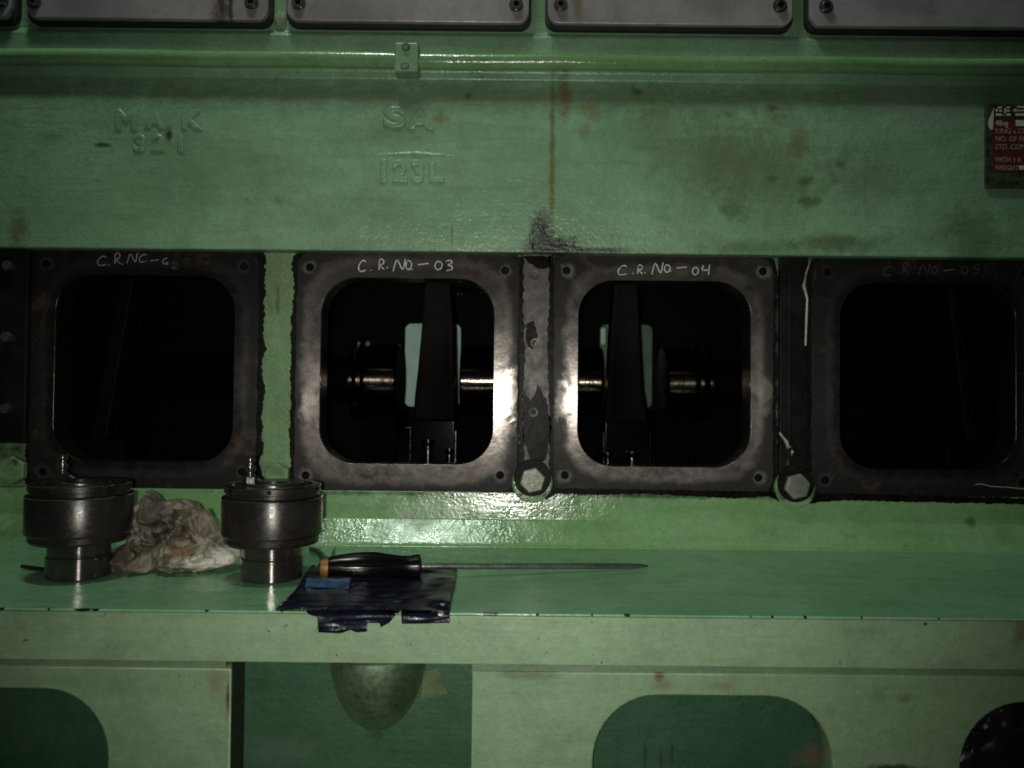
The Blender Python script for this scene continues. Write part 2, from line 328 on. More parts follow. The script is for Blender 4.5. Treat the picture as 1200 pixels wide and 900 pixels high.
M['drip'] = plain('pale_green_paint_drip', (.22, .27, .2), .35, vary=.3, scale=120)
M['handle'] = plain('black_glossy_plastic', (.0025, .002, .002), .2, vary=.2, bump=.04, spec=.25)
M['orange'] = plain('orange_plastic', (.16, .065, .008), .5, vary=.3, scale=200)
M['shaft'] = metal('screwdriver_steel', (.34, .34, .33), (.2, .2, .2), rough=.28, metallic=.9, coords='obj', scale=40, bump=.1)
M['navy'] = plain('navy_oily_film', (.0035, .0045, .012), .26, vary=.5, scale=45, bump=.5, spec=.4)
M['bluetape'] = plain('blue_plastic_strip', (.016, .036, .07), .22, vary=.5, scale=160, bump=.6)
# ------------------------------------------------------------------ ENGINE BLOCK
block = empty('engine_block', (0, 1.0, ZS), 'green painted engine block with four square crankcase openings above a wide shelf', 'engine')
def part(name, me, mat, parent=block, **k):
    o = link(name, me, mat, None, **k)
    o.parent = parent
    if parent is not None:
        bpy.context.view_layer.update()
        o.matrix_parent_inverse = parent.matrix_world.inverted()
    return o
XL, XR = -.95, .95
prof = [(1.06, Z(-170, 1.0)), (.996, Z(-170, .996)), (.996, Z(39, .996)), (.990, Z(43, .990)), (.990, Z(85, .990)),
        (.997, Z(94, .997)), (.981, Z(128, .981)), (.981, Z(296, .981)), (1.06, Z(296, .981))]
part('upper_casing', prism_x(prof, XL, XR), M['upper'], bevel=.0022, segs=3)
z_top = Z(296, .981); z_bot = Z(577, .992)
OZ0, OZ1 = Z(545), Z(327.5)
frames = [('A', (38, 303), (66, 275)), ('B', (347, 607), (376, 578.5)), ('C', (648, 905), (677, 879)), ('D', (950, 1216), (983, 1188))]
# columns of painted wall between the openings
cols = [(XL, X(62)), (X(279), X(372)), (X(582), X(673)), (X(883), X(979)), (X(1192), XR)]
bmw = bmesh.new()
for a, b in cols: box(bmw, a, b, 1.002, 1.0335, z_bot-.01, z_top+.01)
for i in range(4):
    a, b = cols[i][1], cols[i+1][0]
    box(bmw, a, b, 1.002, 1.0335, OZ1+.004, z_top+.01); box(bmw, a, b, 1.002, 1.0335, z_bot-.01, OZ0-.004)
part('middle_casing', bmw, M['column'])
lp = [(1.05, z_bot), (.992, z_bot), (.9895, Z(609, .9895)), (.985, Z(614, .985)), (.968, Z(635, .968)), (.9645, ZS+.0022), (.961, ZS+.0004), (.95, ZS-.02), (1.05, ZS-.02)]
part('lower_casing', prism_x(lp, XL, XR), M['lower'], bevel=.0012, segs=3)
ZB = Z(779.5, YF)
sh = part('shelf_plate', boxm(XL, XR, YF, .968, ZS-.0022, ZS), M['shelf'], bevel=.0009)
ap = part('shelf_apron', boxm(XL, XR, YF+.0004, YF+.03, ZB, ZS-.0024), M['apron'], bevel=.001)
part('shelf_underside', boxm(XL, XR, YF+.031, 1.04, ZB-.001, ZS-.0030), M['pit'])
M['strip'] = paint('grimy_green_weld_strip', (.085, .135, .075), (.11, .165, .095), rough=.45, grime=.5, bump=.6)
part('weld_strip', boxm(XL, X(268, YF), YF+.0055, YF+.02, ZB-.012, ZB-.0005), M['strip'], bevel=.001)
part('weld_strip', boxm(X(556, YF), XR, YF+.0055, YF+.02, ZB-.012, ZB-.0005), M['strip'], bevel=.001)
# bed plate with lightening holes
YB = YF+.003
def XB(px): return X(px, YB, 840)
def ZBr(r): return Z(r, YB)
r75 = (75*YB/FPX, 78*YB/FPX)
tz = ZBr(787)
bott = ZBr(1110)
outl = [(XL, bott), (XR, bott), (XR, tz), (XB(553), tz), (XB(553), ZBr(935)), (XB(270), ZBr(935)), (XB(270), tz), (XL, tz)]
holes = [rrect(XB(-130), XB(127), ZBr(1000), ZBr(813), r75), rrect(XB(695), XB(976), ZBr(1000), ZBr(813), r75), rrect(XB(1125), XB(1400), ZBr(1000), ZBr(817), r75)]
part('bed_plate', plate([outl]+holes, YB, YB+.028, .0012), M['bed'])
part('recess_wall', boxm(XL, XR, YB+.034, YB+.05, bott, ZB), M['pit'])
part('recess_cheek', boxm(XB(270)-.0005, XB(271), YB+.0012, YB+.033, ZBr(934), ZB-.002), plain('dark_recess_edge', (.016, .026, .014), .6, spec=.2))  # dark brown-green sheet over the recess side
# rounded boss under the shelf
bm = bmesh.new(); bmesh.ops.create_uvsphere(bm, u_segments=48, v_segments=32, radius=1)
for v in bm.verts:
    v.co = Vector((X(443, .70, 800)+v.co.x*57*.70/FPX, .702+v.co.y*.046, ZB+.006+v.co.z*99*.70/FPX))
bmesh.ops.bisect_plane(bm, geom=bm.verts[:]+bm.edges[:]+bm.faces[:], plane_co=(0, 0, ZB+.001), plane_no=(0, 0, 1), clear_outer=True)
part('rounded_boss', bm, M['dome'], smooth=True)
q = [P(a, b, YB+.033) for a, b in ((497, 786), (513, 783), (520, 798), (525, 812), (508, 817), (493, 820))]
part('tan_patch', plate([[(p.x, p.z) for p in q]], YB+.0325, YB+.036), plain('tan_paint_patch', (.045, .075, .026), .6, vary=.4))
# pale paint blob between covers
# ------------------------------------------------------------------ access frames
chalk = {
 'C': [[(.95,.85),(.7,1),(.35,.85),(.05,.45),(.1,.08),(.5,0),(.95,.12)]],
 '.': [[(.0,.02),(.16,.10)]],
 'R': [[(.15,0),(.22,.95)],[(.1,.85),(.5,1.05),(.85,.85),(.7,.55),(.25,.45),(.6,.2),(.9,.02)]],
 'N': [[(-.1,-.05),(.25,.95),(.75,.1),(1.0,1.05)]],
 'O': [[(.5,1),(.15,.75),(.1,.3),(.4,0),(.8,.2),(.9,.7),(.5,1)]],
 'o': [[(.45,1),(.1,.7),(.1,.3),(.45,.05),(.8,.3),(.8,.7),(.45,1)]],
 '-': [[(0,.42),(.5,.5),(1.1,.58)]],
 '3': [[(.05,.9),(.6,1.0),(.75,.75),(.3,.55),(.75,.4),(.7,.1),(.1,0)]],
 '2': [[(.1,.75),(.5,1),(.75,.7),(.4,.3),(.05,.02),(.85,.05)]],
 '4': [[(.2,1.0),(.12,.5),(.8,.55)],[(.85,1.05),(.75,.0)]],
 '5': [[(.85,1.0),(.25,.95),(.2,.55),(.7,.55),(.75,.2),(.15,.0)]],
 'a': [[(.8,.85),(.3,.7),(.1,.3),(.4,.05),(.75,.3),(.8,.0)]]}
def ribbon(bm, pts, y, wdt):
    # smooth the stroke, then lay a thin raised ribbon
    fine = []
    n = len(pts)
    for i in range(n-1):
        p0, p1, p2, p3 = [Vector(pts[max(0, min(n-1, i+k))]) for k in (-1, 0, 1, 2)]
        for k in range(5):
            t = k/5; fine.append(.5*((2*p1)+(-p0+p2)*t+(2*p0-5*p1+4*p2-p3)*t*t+(-p0+3*p1-3*p2+p3)*t**3))
    fine.append(Vector(pts[-1])); L = []
    for i, p in enumerate(fine):
        d = (fine[min(i+1, len(fine)-1)]-fine[max(i-1, 0)]); d = d.normalized() if d.length else Vector((1, 0))
        nn = Vector((-d.y, d.x))*wdt*(.5+random.uniform(-.15, .12))
        L.append((p+nn, p-nn))
    fv = [(bm.verts.new((a.x, y, a.y)), bm.verts.new((b.x, y, b.y)), bm.verts.new((b.x, y+.0004, b.y)), bm.verts.new((a.x, y+.0004, a.y))) for a, b in L]
    for A, B in zip(fv, fv[1:]):
        for k in range(4): bm.faces.new((A[k], A[(k+1)%4], B[(k+1)%4], B[k]))
    bm.faces.new(fv[0]); bm.faces.new(fv[-1])
def write(glyphs, y, wdt=.0011):
    """glyphs: (character, px, py of its lower left, width px, height px)"""
    bm = bmesh.new()
    for ch, px, py, w_, h_ in glyphs:
        for stroke in chalk[ch]:
            pts = []
            for u, v in stroke:
                p = P(px+u*w_, py-v*h_, y); pts.append((p.x, p.z))
            ribbon(bm, pts, y, wdt)
    return bm
YFR = .996
def frame(key, ox, ix, mat, lab, screws, seed):
    x0, x1 = X(ox[0]), X(ox[1]); i0, i1 = X(ix[0]), X(ix[1])
    cz_ = (OZ0+OZ1)/2; hx_, hz_ = (i1-i0)/2, (OZ1-OZ0)/2
    halo = [st(a_, b_, 10, 10, .55, (.17, .155, .145) if mat == 'bright' else (.035, .035, .034), YFR) for a_, b_ in screws]
    if mat == 'bright':
        mat = flange('machined_flange_face', (.175, .155, .143), (.12, .105, .097), (.010, .010, .009), (i0+i1)/2, cz_, hx_, hz_, 1.09 if key == 'B' else 1.05, 1.27 if key == 'B' else 1.20,
                     [st(906, 440, 14, 140, .9, BLACK, YFR), st(892, 330, 22, 24, .6, (.03, .03, .03), YFR), st(595, 462, 17, 30, .95, (.62, .56, .50), YFR), st(664, 468, 14, 28, .85, (.42, .38, .34), YFR), st(361, 475, 12, 24, .7, (.3, .26, .24), YFR), st(896, 462, 12, 26, .35, (.3, .26, .22), YFR)]+halo)  # pale polished patches have the torch highlights painted into their colour
    else: mat = flange('falloff_darkened_flange', (.032, .031, .030), (.02, .02, .02), (.007, .007, .007), (i0+i1)/2, cz_, hx_, hz_, 1.04, 1.2, halo)  # outer frames: same metal, light falloff put into a darker colour
    bk = part('paint_edge', plate([rrect(x0-.0055, x1+.0055, Z(579.5), Z(296.9), .016, 6, .0036, seed+50), rrect(x0+.005, x1-.005, Z(576.5)+.005, Z(298.5)-.005, .016, 6)], YFR+.0012, 1.0022), M['ragged'])
    outer = rrect(x0, x1, Z(576.5), Z(298.5), .020, 6, .0012, seed)
    inner = rrect(i0, i1, OZ0, OZ1, .045, 12)
    hs = []
    cent = []
    for px, py in screws:
        p = P(px, py, YFR); hs.append(circle(p.x, p.z, .0050)); cent.append(p)
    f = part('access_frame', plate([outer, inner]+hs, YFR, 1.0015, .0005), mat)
    if lab: f['label'] = lab
    # tunnel through the wall
    bm = bmesh.new(); a = [bm.verts.new((p[0], 1.0016, p[1])) for p in inner]; b = [bm.verts.new((p[0]*1.0, 1.034, p[1])) for p in inner]
    o_ = rrect(i0-.003, i1+.003, OZ0-.003, OZ1+.003, .047, 12)
    c = [bm.verts.new((p[0], 1.034, p[1])) for p in o_]; d = [bm.verts.new((p[0], 1.0016, p[1])) for p in o_]
    n = len(a)
    for R1, R2 in ((a, b), (b, c), (c, d), (d, a)):
        for i in range(n): bm.faces.new((R1[i], R1[(i+1)%n], R2[(i+1)%n], R2[i]))
    part('opening_sleeve', bm, M['insidered'] if key in 'AD' else M['blackplate'], f, smooth=True)
    for i, p in enumerate(cent):
        bm = lathe([(.0049, -.0006), (.0049, .0045), (0, .0045)], 18, 'Y', None, (p.x, .9970, p.z)); 
        part('screw_hole', bm, M['hole'] if i % 2 else M['hole'], f, smooth=True)
    return f, i0, i1
fA = frame('A', *frames[0][1:], 'dark', 'darkened metal frame chalked C.R. NO. 02', [(54, 309), (286, 312), (50, 553), (284, 553)], 3)[0]
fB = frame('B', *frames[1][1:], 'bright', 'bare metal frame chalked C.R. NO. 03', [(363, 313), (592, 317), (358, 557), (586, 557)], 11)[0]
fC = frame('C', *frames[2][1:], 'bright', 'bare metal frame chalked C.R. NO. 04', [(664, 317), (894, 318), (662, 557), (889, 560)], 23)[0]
fD = frame('D', *frames[3][1:], 'dark', 'darkened metal frame with faded chalk C.R. NO. 05', [(970, 319), (1201, 321), (967, 563), (1199, 566)], 37)[0]
yc = YFR-.0005
part('chalk_writing', write([('C',114,311,11,11),('.',127,311,9,6),('R',133,309,9,12),('.',143,310,9,6),('N',150,308,11,11),('C',163,307,9,9),('.',169,307,8,6),('-',176,310,9,10),('a',190,310,8,9)], yc), M['chalkmid'], fA)
part('chalk_figure', write([('2',201,315,9,8)], yc), M['chalkdim'], fA)
part('chalk_writing', write([('C',420,318,9,13),('.',434,317,9,6),('R',443,316,8,12),('.',453,314,9,6),('N',462,317,13,13),('O',475,316,8,11),('.',482,316,8,6),('-',490,314,11,9),('O',509,316,10,10),('3',522,317,10,12)], yc, .0013), M['chalk'], fB)
part('chalk_writing', write([('C',724,322,11,11),('.',741,321,9,6),('R',746,321,8,10),('.',755,320,9,6),('N',765,321,12,13),('O',778,319,8,9),('.',785,318,8,6),('-',793,318,11,9),('O',811,322,8,9),('4',822,322,11,11)], yc, .0012), M['chalk'], fC)
part('chalk_writing', write([('C',1035,323,10,11),('.',1052,320,9,6),('R',1057,320,8,12),('N',1078,321,12,11),('O',1092,321,7,9),('O',1126,321,9,9),('5',1140,321,9,11)], yc), M['chalkdim'], fD)
part('chalk_writing', write([('-',1106,321,11,9)], yc), plain('half_faded_chalk', (.12, .12, .115), .9), fD)
p0 = [P(a, b, YFR-.0012) for a, b in ((1142, 568), (1150, 567), (1162, 570), (1180, 571), (1200, 573), (1215, 573))]
part('pale_wire_scratch', tube(p0, .0006, 6), plain('bare_wire', (.5, .5, .48), .3, .6), fD)
# spacer bar between third and fourth opening, with tapped holes
bm = boxm(X(611), X(646), .9925, 1.003, Z(576), Z(298)); sb = part('spacer_bar', bm, M['bar'], bevel=.001)
for px, py in ((627, 322), (627, 402), (625, 483)):
    p = P(px, py, .9925); bm = lathe([(.0062, .0), (.0058, -.0016), (.0035, -.0014), (.003, .002), (0, .002)], 16, 'Y', None, (p.x, .9925, p.z)); part('tapped_hole', bm, M['bar'], sb, smooth=True)
sb2 = part('spacer_bar', boxm(X(912), X(945), .9935, 1.003, Z(577), Z(298)), M['blackplate'], bevel=.001)
part('guide_rib', boxm(X(921), X(925), .9905, .9934, Z(545), Z(300)), M['blackplate'], sb2, bevel=.0008)
for pts, rr in (([(949, 307), (944, 322), (942, 335), (946, 350), (945, 375), (944, 405)], [.0006, .0013, .0022, .0015, .0016, .0013]),
                ([(915, 503), (914, 508), (918, 513), (922, 518), (925, 524), (927, 530), (925, 537), (923, 545)], [.0006, .0014, .0016, .0026, .0034, .0038, .0022, .0005])):
    pp = [P(a, b, .9935) for a, b in pts]; part('paint_drip', tube(pp, rr, 8), M['drip'], sb2, smooth=True)
# sludge smeared over the bar, its joints and the casing edge
def smear(pts, y, jit=2.2, seed=1, th=.0006):
    rnd = random.Random(seed); out = []
    for (x0, y0), (x1, y1) in zip(pts, pts[1:]+pts[:1]):
        m = max(2, int(math.hypot(x1-x0, y1-y0)/3))
        for k in range(m):
            t_ = k/m; px = x0+(x1-x0)*t_+rnd.uniform(-jit, jit)*.6+jit*noise.noise(Vector((x0*.1+k*.4, y0*.1, seed)))
            py = y0+(y1-y0)*t_+rnd.uniform(-jit, jit)*.6; p = P(px, py, y); out.append((p.x, p.z))
    return part('oil_sludge', plate([out], y-th, y+.0004), M['goo'])
smear([(612, 455), (622, 470), (630, 452), (640, 466), (646, 500), (642, 530), (634, 545), (622, 540), (613, 515)], .9925, 2, 3)
smear([(609, 300), (614, 300), (613, 360), (616, 420), (612, 470), (615, 540), (609, 560)], .9925, 1.6, 5)
smear([(643, 300), (649, 300), (649, 560), (643, 560), (644, 480), (641, 400), (644, 350)], .9925, 1.6, 7)
smear([(612, 300), (646, 300), (645, 312), (634, 316), (622, 310)], .9925, 1.6, 9)
smear([(616, 380), (626, 376), (630, 392), (624, 410), (617, 405)], .9925, 1.6, 15)
smear([(600, 575), (612, 582), (640, 585), (652, 578), (700, 580), (760, 579), (860, 584), (900, 582), (925, 592), (948, 590), (990, 586), (1060, 588), (1150, 590), (1210, 591), (1210, 584), (900, 576), (650, 572)], .9918, 1.4, 17)
# black plate with studs at the far left
bp = part('stud_plate', boxm(XL+.1, X(36), .990, 1.003, Z(525), Z(297)), M['blackplate'], bevel=.001)
for px, py in ((8, 311), (7, 395), (5, 479)):
    p = P(px, py, .985)
    s_ = part('stud', hexprism(.0065, .983, .990, p.x, p.z, .3), M['screw'], bp); 
# flange bolts: two bare, two painted over
bolts = [(624, 563, .0165, 'bolt', 'bare'), (934, 570, .0165, 'bolt', 'bare'), (322, 559, .0175, 'column', 'painted'), (10, 552, .018, 'column', 'painted')]
for px, py, r, mt, kind in bolts:
    p = P(px, py, .985)
    if kind == 'bare':
        bs = part('bolt_seat', lathe([(0, 0), (.023, 0), (.025, .002), (.025, .010), (0, .010)], 40, 'Y', None, (p.x, .9895, p.z-.004)), M['lower'], smooth=True)
        bo = part('flange_bolt', hexprism(r, .981, .9896, p.x, p.z, .25), M['bolt'], bevel=.001)
        part('bolt_washer', lathe([(r*.6, 0), (r*1.36, 0), (r*1.40, .0015), (r*1.40, .003), (0, .003)], 40, 'Y', None, (p.x, .9868, p.z+.003)), M['ragged'], bo, smooth=True)
    else:
        bo = part('flange_bolt', hexprism(r, .989, 1.003, p.x, p.z, .52), M['column'], bevel=.002, segs=3); bo['label'] = 'bolt head painted over in green'
# lettering cast into the casing
for txt, px, py, h, w_ in (('M', 134, 151, 24, 1.1), ('A', 172, 149, 20, 1.0), ('K', 212, 150, 22, 1.1), ('3', 156, 176, 19, 1.2), ('2', 178, 176, 19, 1.1), ('1', 204, 177, 19, 1.2),
                       ('S', 450, 148, 24, 1.7), ('A', 480, 150, 22, 1.3), ('1', 440, 213, 28, 1.0), ('2', 460, 212, 26, 1.0), ('3', 481, 212, 26, 1.0), ('L', 502, 212, 22, 1.2)):
    p = P(px, py, .981)
    o = part('cast_letter', text_mesh(txt, h*1.32*.981/FPX, .0, .0024, p.x, p.z, .9817, w_, offset=0.), M['upper'], smooth=True)
for x0, x1, r0 in ((440, 535, 173),):
    a, b = P(x0, r0+8, .981), P(x1, r0+8, .981); part('casting_ridge', tube([a+Vector((0, .0012, 0)), (a+b)/2+Vector((0, .0003, .002)), b+Vector((0, .0012, -.001))], [.0012, .0024, .0012], 8), M['upper'], smooth=True)
lm = [P(a, b, .981) for a, b in ((624, 292), (622, 275), (626, 264), (634, 266), (640, 280))]
part('weld_lump', tube(lm, [.002, .003, .0035, .003, .002], 10), M['upper'], smooth=True)
# ------------------------------------------------------------------ interior of the crankcase (structure of the block)
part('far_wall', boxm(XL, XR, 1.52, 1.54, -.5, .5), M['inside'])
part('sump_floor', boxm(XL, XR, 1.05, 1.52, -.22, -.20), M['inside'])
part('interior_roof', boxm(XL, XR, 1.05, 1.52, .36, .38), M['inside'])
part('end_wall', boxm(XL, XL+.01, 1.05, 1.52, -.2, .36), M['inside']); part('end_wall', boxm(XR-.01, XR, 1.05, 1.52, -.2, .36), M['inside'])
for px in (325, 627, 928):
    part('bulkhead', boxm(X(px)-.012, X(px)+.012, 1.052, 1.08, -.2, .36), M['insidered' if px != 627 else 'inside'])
# painted far panels seen between the crank webs
def panel(px0, px1, r0, r1, mt, y=1.50, rad=.012):
    a = P(px0, r0, y); b = P(px1, r1, y); part('far_side_panel', plate([rrect(a.x, b.x, b.z, a.z, min(rad, (b.x-a.x)*.48), 8)], y, y+.015, .001), mt)
panel(475, 539, 379, 477, M['teal']); panel(703, 764, 380, 479, M['teal_shaded']); panel(704, 709.5, 384, 404, M['teal'], 1.49, .006); panel(727, 735, 386, 404, M['teal'], 1.49, .006)
a = P(530, 336, 1.12); b = P(572, 344, 1.12); bm = bmesh.new()
for i in range(9):
    t = a.x+(b.x-a.x)*i/9; box(bm, t, t+.003, 1.12, 1.14, b.z, a.z)
part('rack_teeth', bm, M['bigend'], bevel=.0005)
# ------------------------------------------------------------------ crankshaft
YC = 1.225; ZC = P(600, 447, YC).z
cs = empty('crankshaft', (0, YC, ZC), 'dark steel crankshaft with bright journals seen through the two middle openings', 'crankshaft')
RJ = .055; YJ = YC-RJ
def xr(px): return X(px, YJ, 448)
def cyl(x0, x1, r, b=.003): return lathe([(0, x0), (r-b, x0), (r, x0+b), (r, x1-b), (r-b, x1), (0, x1)], 96, 'X', None, (0, YC, ZC))
part('journal', cyl(xr(424), xr(463), RJ), M['journal'], cs, smooth=True)
part('journal', cyl(xr(538), xr(707), RJ), M['journal'], cs, smooth=True)
part('journal', cyl(xr(783), xr(818), RJ), M['journal'], cs, smooth=True)
part('collar', cyl(xr(417), xr(423), RJ+.006, .001), M['journal'], cs, smooth=True)
part('collar', cyl(xr(820), xr(825), RJ+.006, .001), M['journal'], cs, smooth=True)
for a, b, dr in ((408, 412, .004), (432, 433.5, .0012), (556, 558, .0015), (690, 691.5, .0015), (800, 801.5, .0012), (832, 836, .004)):
    part('oil_ring', cyl(xr(a), xr(b), RJ+dr, .0005), M['journal'], cs, smooth=True)
part('journal', cyl(-.9, xr(416), RJ-.02), M['webm'], cs, smooth=True)
part('journal', cyl(xr(826), .9, RJ-.02), M['webm'], cs, smooth=True)
for a, b in ((432, 467), (539, 575), (672, 705), (766, 812)):
    xa, xb = sorted((X(a, 1.24, 448), X(b, 1.24, 448)))
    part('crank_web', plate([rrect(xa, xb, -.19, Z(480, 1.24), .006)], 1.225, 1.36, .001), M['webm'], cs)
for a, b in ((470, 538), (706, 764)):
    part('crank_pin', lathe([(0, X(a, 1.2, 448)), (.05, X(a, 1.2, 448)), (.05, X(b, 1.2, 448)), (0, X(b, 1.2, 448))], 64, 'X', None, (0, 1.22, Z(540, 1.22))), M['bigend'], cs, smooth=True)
# ------------------------------------------------------------------ connecting rods
def loft(sections, y0, y1, groove=0.):
    """vertical I-section shank; sections = (z, x0, x1)"""
    bm = bmesh.new(); rings = []
    for z, x0, x1 in sections:
        w_ = x1-x0; g = groove
        pr = [(x0, y0), (x0+w_*.2, y0), (x0+w_*.3, y0+g), (x1-w_*.3, y0+g), (x1-w_*.2, y0), (x1, y0), (x1, y1), (x0, y1)]
        rings.append([bm.verts.new((x, y, z)) for x, y in pr])
    for A, B in zip(rings, rings[1:]):
        for i in range(8): bm.faces.new((A[i], A[(i+1)%8], B[(i+1)%8], B[i]))
    bm.faces.new(rings[0]); bm.faces.new(rings[-1]); return bm
def rod(rows, label, cx_cap, glints, tilt=None):
    Y = 1.10
    base = Vector((X(cx_cap[0]*.5+cx_cap[1]*.5, Y), Y, Z(548, Y)))
    t = empty('connecting_rod', base, label, 'connecting rod')
    secs = [(Z(r, Y), X(a, Y, r), X(b, Y, r)) for r, a, b in rows]
    part('shank', loft(secs, Y, Y+.035, .0018), M['rod'], t, bevel=.0025, segs=3)
    c0, c1 = X(cx_cap[0], 1.08), X(cx_cap[1], 1.08)
    part('bearing_cap', boxm(c0, c1, 1.083, 1.16, Z(600, 1.08), Z(492, 1.08)), M['bigend'], t, bevel=.004, segs=3)
    for px, r0, r1, rad in glints:
        x = X(px, 1.078); bm = tube([(x, 1.076, Z(r0, 1.076)), (x, 1.076, Z(r1, 1.076))], rad, 20)
        bb = part('cap_bolt', bm, M['nut'], t, smooth=True)
        part('bolt_nut', lathe([(0, -.004), (rad*1.25, -.004), (rad*1.45, -.002), (rad*1.45, .004), (0, .004)], 12, 'Z', None, (x, 1.076, Z(r0, 1.076)-.003)), M['nut'], bb, smooth=True)
    for px in cx_cap:
        x = X(px, 1.078); part('cap_edge_glint', tube([(x, 1.078, Z(505, 1.078)), (x, 1.078, Z(580, 1.078))], .0014, 10), M['nut'], t, smooth=True)  # thin bright tubes added as glints along the cap edges
    return t
rod([(250, 499, 526), (330, 498, 527), (385, 494, 531), (430, 490, 532), (465, 486, 533), (495, 484, 533)], 'upright dark connecting rod in the opening just left of the rusty spacer bar', (482, 535), ((503, 517, 575, .0065), (528, 527, 575, .0045)))
rod([(250, 722, 745), (330, 720, 747), (400, 715, 750), (455, 712, 753), (478, 710, 757), (500, 708, 760)], 'upright dark connecting rod in the opening just right of the spacer bar', (708, 762), ((741, 528, 575, .0065), (713, 530, 575, .0045)))
def far_rod(pts, w_, label):
    a, b = P(*pts[0], 1.16), P(*pts[1], 1.16)
    t = empty('connecting_rod', b, label, 'connecting rod')
    d = (b-a).normalized(); u = Vector((d.z, 0, -d.x)); 
    bm = bmesh.new(); a2 = a-d*.06; b2 = b
    R1 = [bm.verts.new(q) for q in (a2-u*w_*.8, a2+u*w_*.8, a2+u*w_*.8+Vector((0, .03, 0)), a2-u*w_*.8+Vector((0, .03, 0)))]
    R2 = [bm.verts.new(q) for q in (b2-u*w_, b2+u*w_, b2+u*w_+Vector((0, .03, 0)), b2-u*w_+Vector((0, .03, 0)))]
    for i in range(4): bm.faces.new((R1[i], R1[(i+1)%4], R2[(i+1)%4], R2[i]))
    bm.faces.new(R1); bm.faces.new(R2)
    part('shank', bm, M['insidered'], t, bevel=.003)
    part('bearing_cap', boxm(b.x-.045, b.x+.045, 1.15, 1.22, b.z-.06, b.z+.02), M['inside'], t, bevel=.004)
    part('bolt_nut', lathe([(0, -.004), (.006, -.004), (.007, .003), (0, .004)], 6, 'Z', None, (b.x+.03, 1.142, b.z+.024)), M['nut'], t)
far_rod(((146, 340), (112, 530)), .012, 'dark connecting rod leaning to the left behind the opening chalked 02')
far_rod(((1118, 345), (1142, 535)), .009, 'dark connecting rod leaning to the right behind the faded chalked opening')
# ------------------------------------------------------------------ top covers
def cover(px0, px1, screws, label, seedrow):
    Yc = .979; x0, x1 = X(px0, Yc, 10), X(px1, Yc, 10); zb = Z(26.5, Yc)
    t = empty('inspection_cover', ((x0+x1)/2, 1.017, zb), label, 'cover', 'grey bolted covers along the top edge')
    part('cover_plate', plate([rrect(x0, x1, zb, zb+.17, .014, 8)], Yc, .9875, .0012), M['cover'], t, smooth=True)
    part('gasket', plate([rrect(x0-.003, x1+.003, zb-.004, zb+.172, .015, 8)],   .9876, .9965), M['gasket'], t)
    for px, py in screws:
        p = P(px, py, Yc)
        w_ = part('socket_screw', lathe([(.0035, .003), (.0035, -.004), (.0055, -.004), (.0062, -.003), (.0062, .0), (.009, .0), (.009, .001)], 28, 'Y', None, (p.x, Yc-.0008, p.z)), M['screw'], t, smooth=True)
        part('screw_socket', lathe([(.0036, 0), (0, 0)], 6, 'Y', None, (p.x, Yc-.002, p.z)), M['hole'], w_)
cover(-262, 13, [(2, 1)], 'grey cover cut off by the left edge, only its corner showing', 0)
cover(30, 314, [(40, 2), (295, 3)], 'grey cover with brown rust streaks near its right screw', 1)
cover(336, 620, [(350, 4), (605, 6)], 'clean grey cover above the small pipe clamp', 2)
cover(642, 929, [(657, 6), (914, 7)], 'grey cover with a yellow brown streak by its left screw', 3)
cover(950, 1240, [(968, 8)], 'dim grey cover above the red nameplate', 4)
p = P(328, 22, .994)
part('paint_blob', lathe([(0, -.004), (.006, -.003), (.0085, 0), (.009, .006)], 20, 'Y', None, (p.x, .994, p.z)), M['drip'], smooth=True)
# ------------------------------------------------------------------ pipe and clamp
YP = .980; zp = Z(72.5, YP)
tp = empty('conduit_pipe', (0, 1.01, zp), 'thin green painted pipe running level below the grey covers', 'pipe')
bm = tube([(x/40*.95, YP, zp+.0006*math.sin(x*.5)) for x in range(-40, 41)], .0098, 24)
part('pipe', bm, M['lower'], tp, smooth=True)
Ycl = .964; a = P(462, 49, Ycl); b = P(490, 84, Ycl)
tc = empty('pipe_clamp', ((a.x+b.x)/2, 1.01, b.z), 'small square green clamp block with two screws on the pipe', 'clamp')
part('clamp_block', boxm(a.x, b.x, Ycl, .989, b.z, a.z), M['upper'], tc, bevel=.0025, segs=3)
for px, py in ((475.5, 55), (474.5, 77)):
    p = P(px, py, Ycl); s_ = part('clamp_screw', lathe([(.0052, .002), (.0052, -.0012), (.0044, -.0022), (.0024, -.0022), (.0024, .0005), (0, .0005)], 20, 'Y', None, (p.x, Ycl, p.z)), M['dome'], tc, smooth=True)
# ------------------------------------------------------------------ nameplate
Yn = .9775; a = P(1155, 121, Yn); b = P(1240, 221, Yn)
tn = empty('nameplate', ((a.x+b.x)/2, .981, b.z), 'red metal nameplate with white print at the right edge', 'nameplate')
s_ = NT('nameplate_border'); nn = s_.noise(90, 5, .7)
mborder = s_.set(Base_Color=s_.mix(s_.mr(nn, .4, .62), (.07, .085, .05), (.03, .03, .015)), Roughness=.35, Metallic=.3)
part('plate_border', plate([rrect(a.x, b.x, b.z, a.z, .002)], Yn, .981, .0003), mborder, tn)
a1 = P(1163, 139, Yn); b1 = P(1236, 201, Yn)
s_ = NT('nameplate_red'); nn = s_.noise(70, 5, .7)
mred = s_.set(Base_Color=s_.mix(s_.mr(nn, .4, .7), (.12, .016, .018), (.055, .022, .02)), Roughness=.3, Specular_IOR_Level=.6)
part('red_field', plate([rrect(a1.x, b1.x, b1.z, a1.z, .003)], Yn-.0004, Yn), mred, tn)
mwh = plain('white_print', (.50, .50, .42), .5, vary=.25, scale=300); mgr = plain('worn_white_print', (.30, .25, .22), .5, vary=.4, scale=300)
q = [P(*c, Yn) for c in ((1159, 140), (1163, 131), (1164, 127), (1164, 138), (1163, 152), (1160, 152), (1158, 146))]
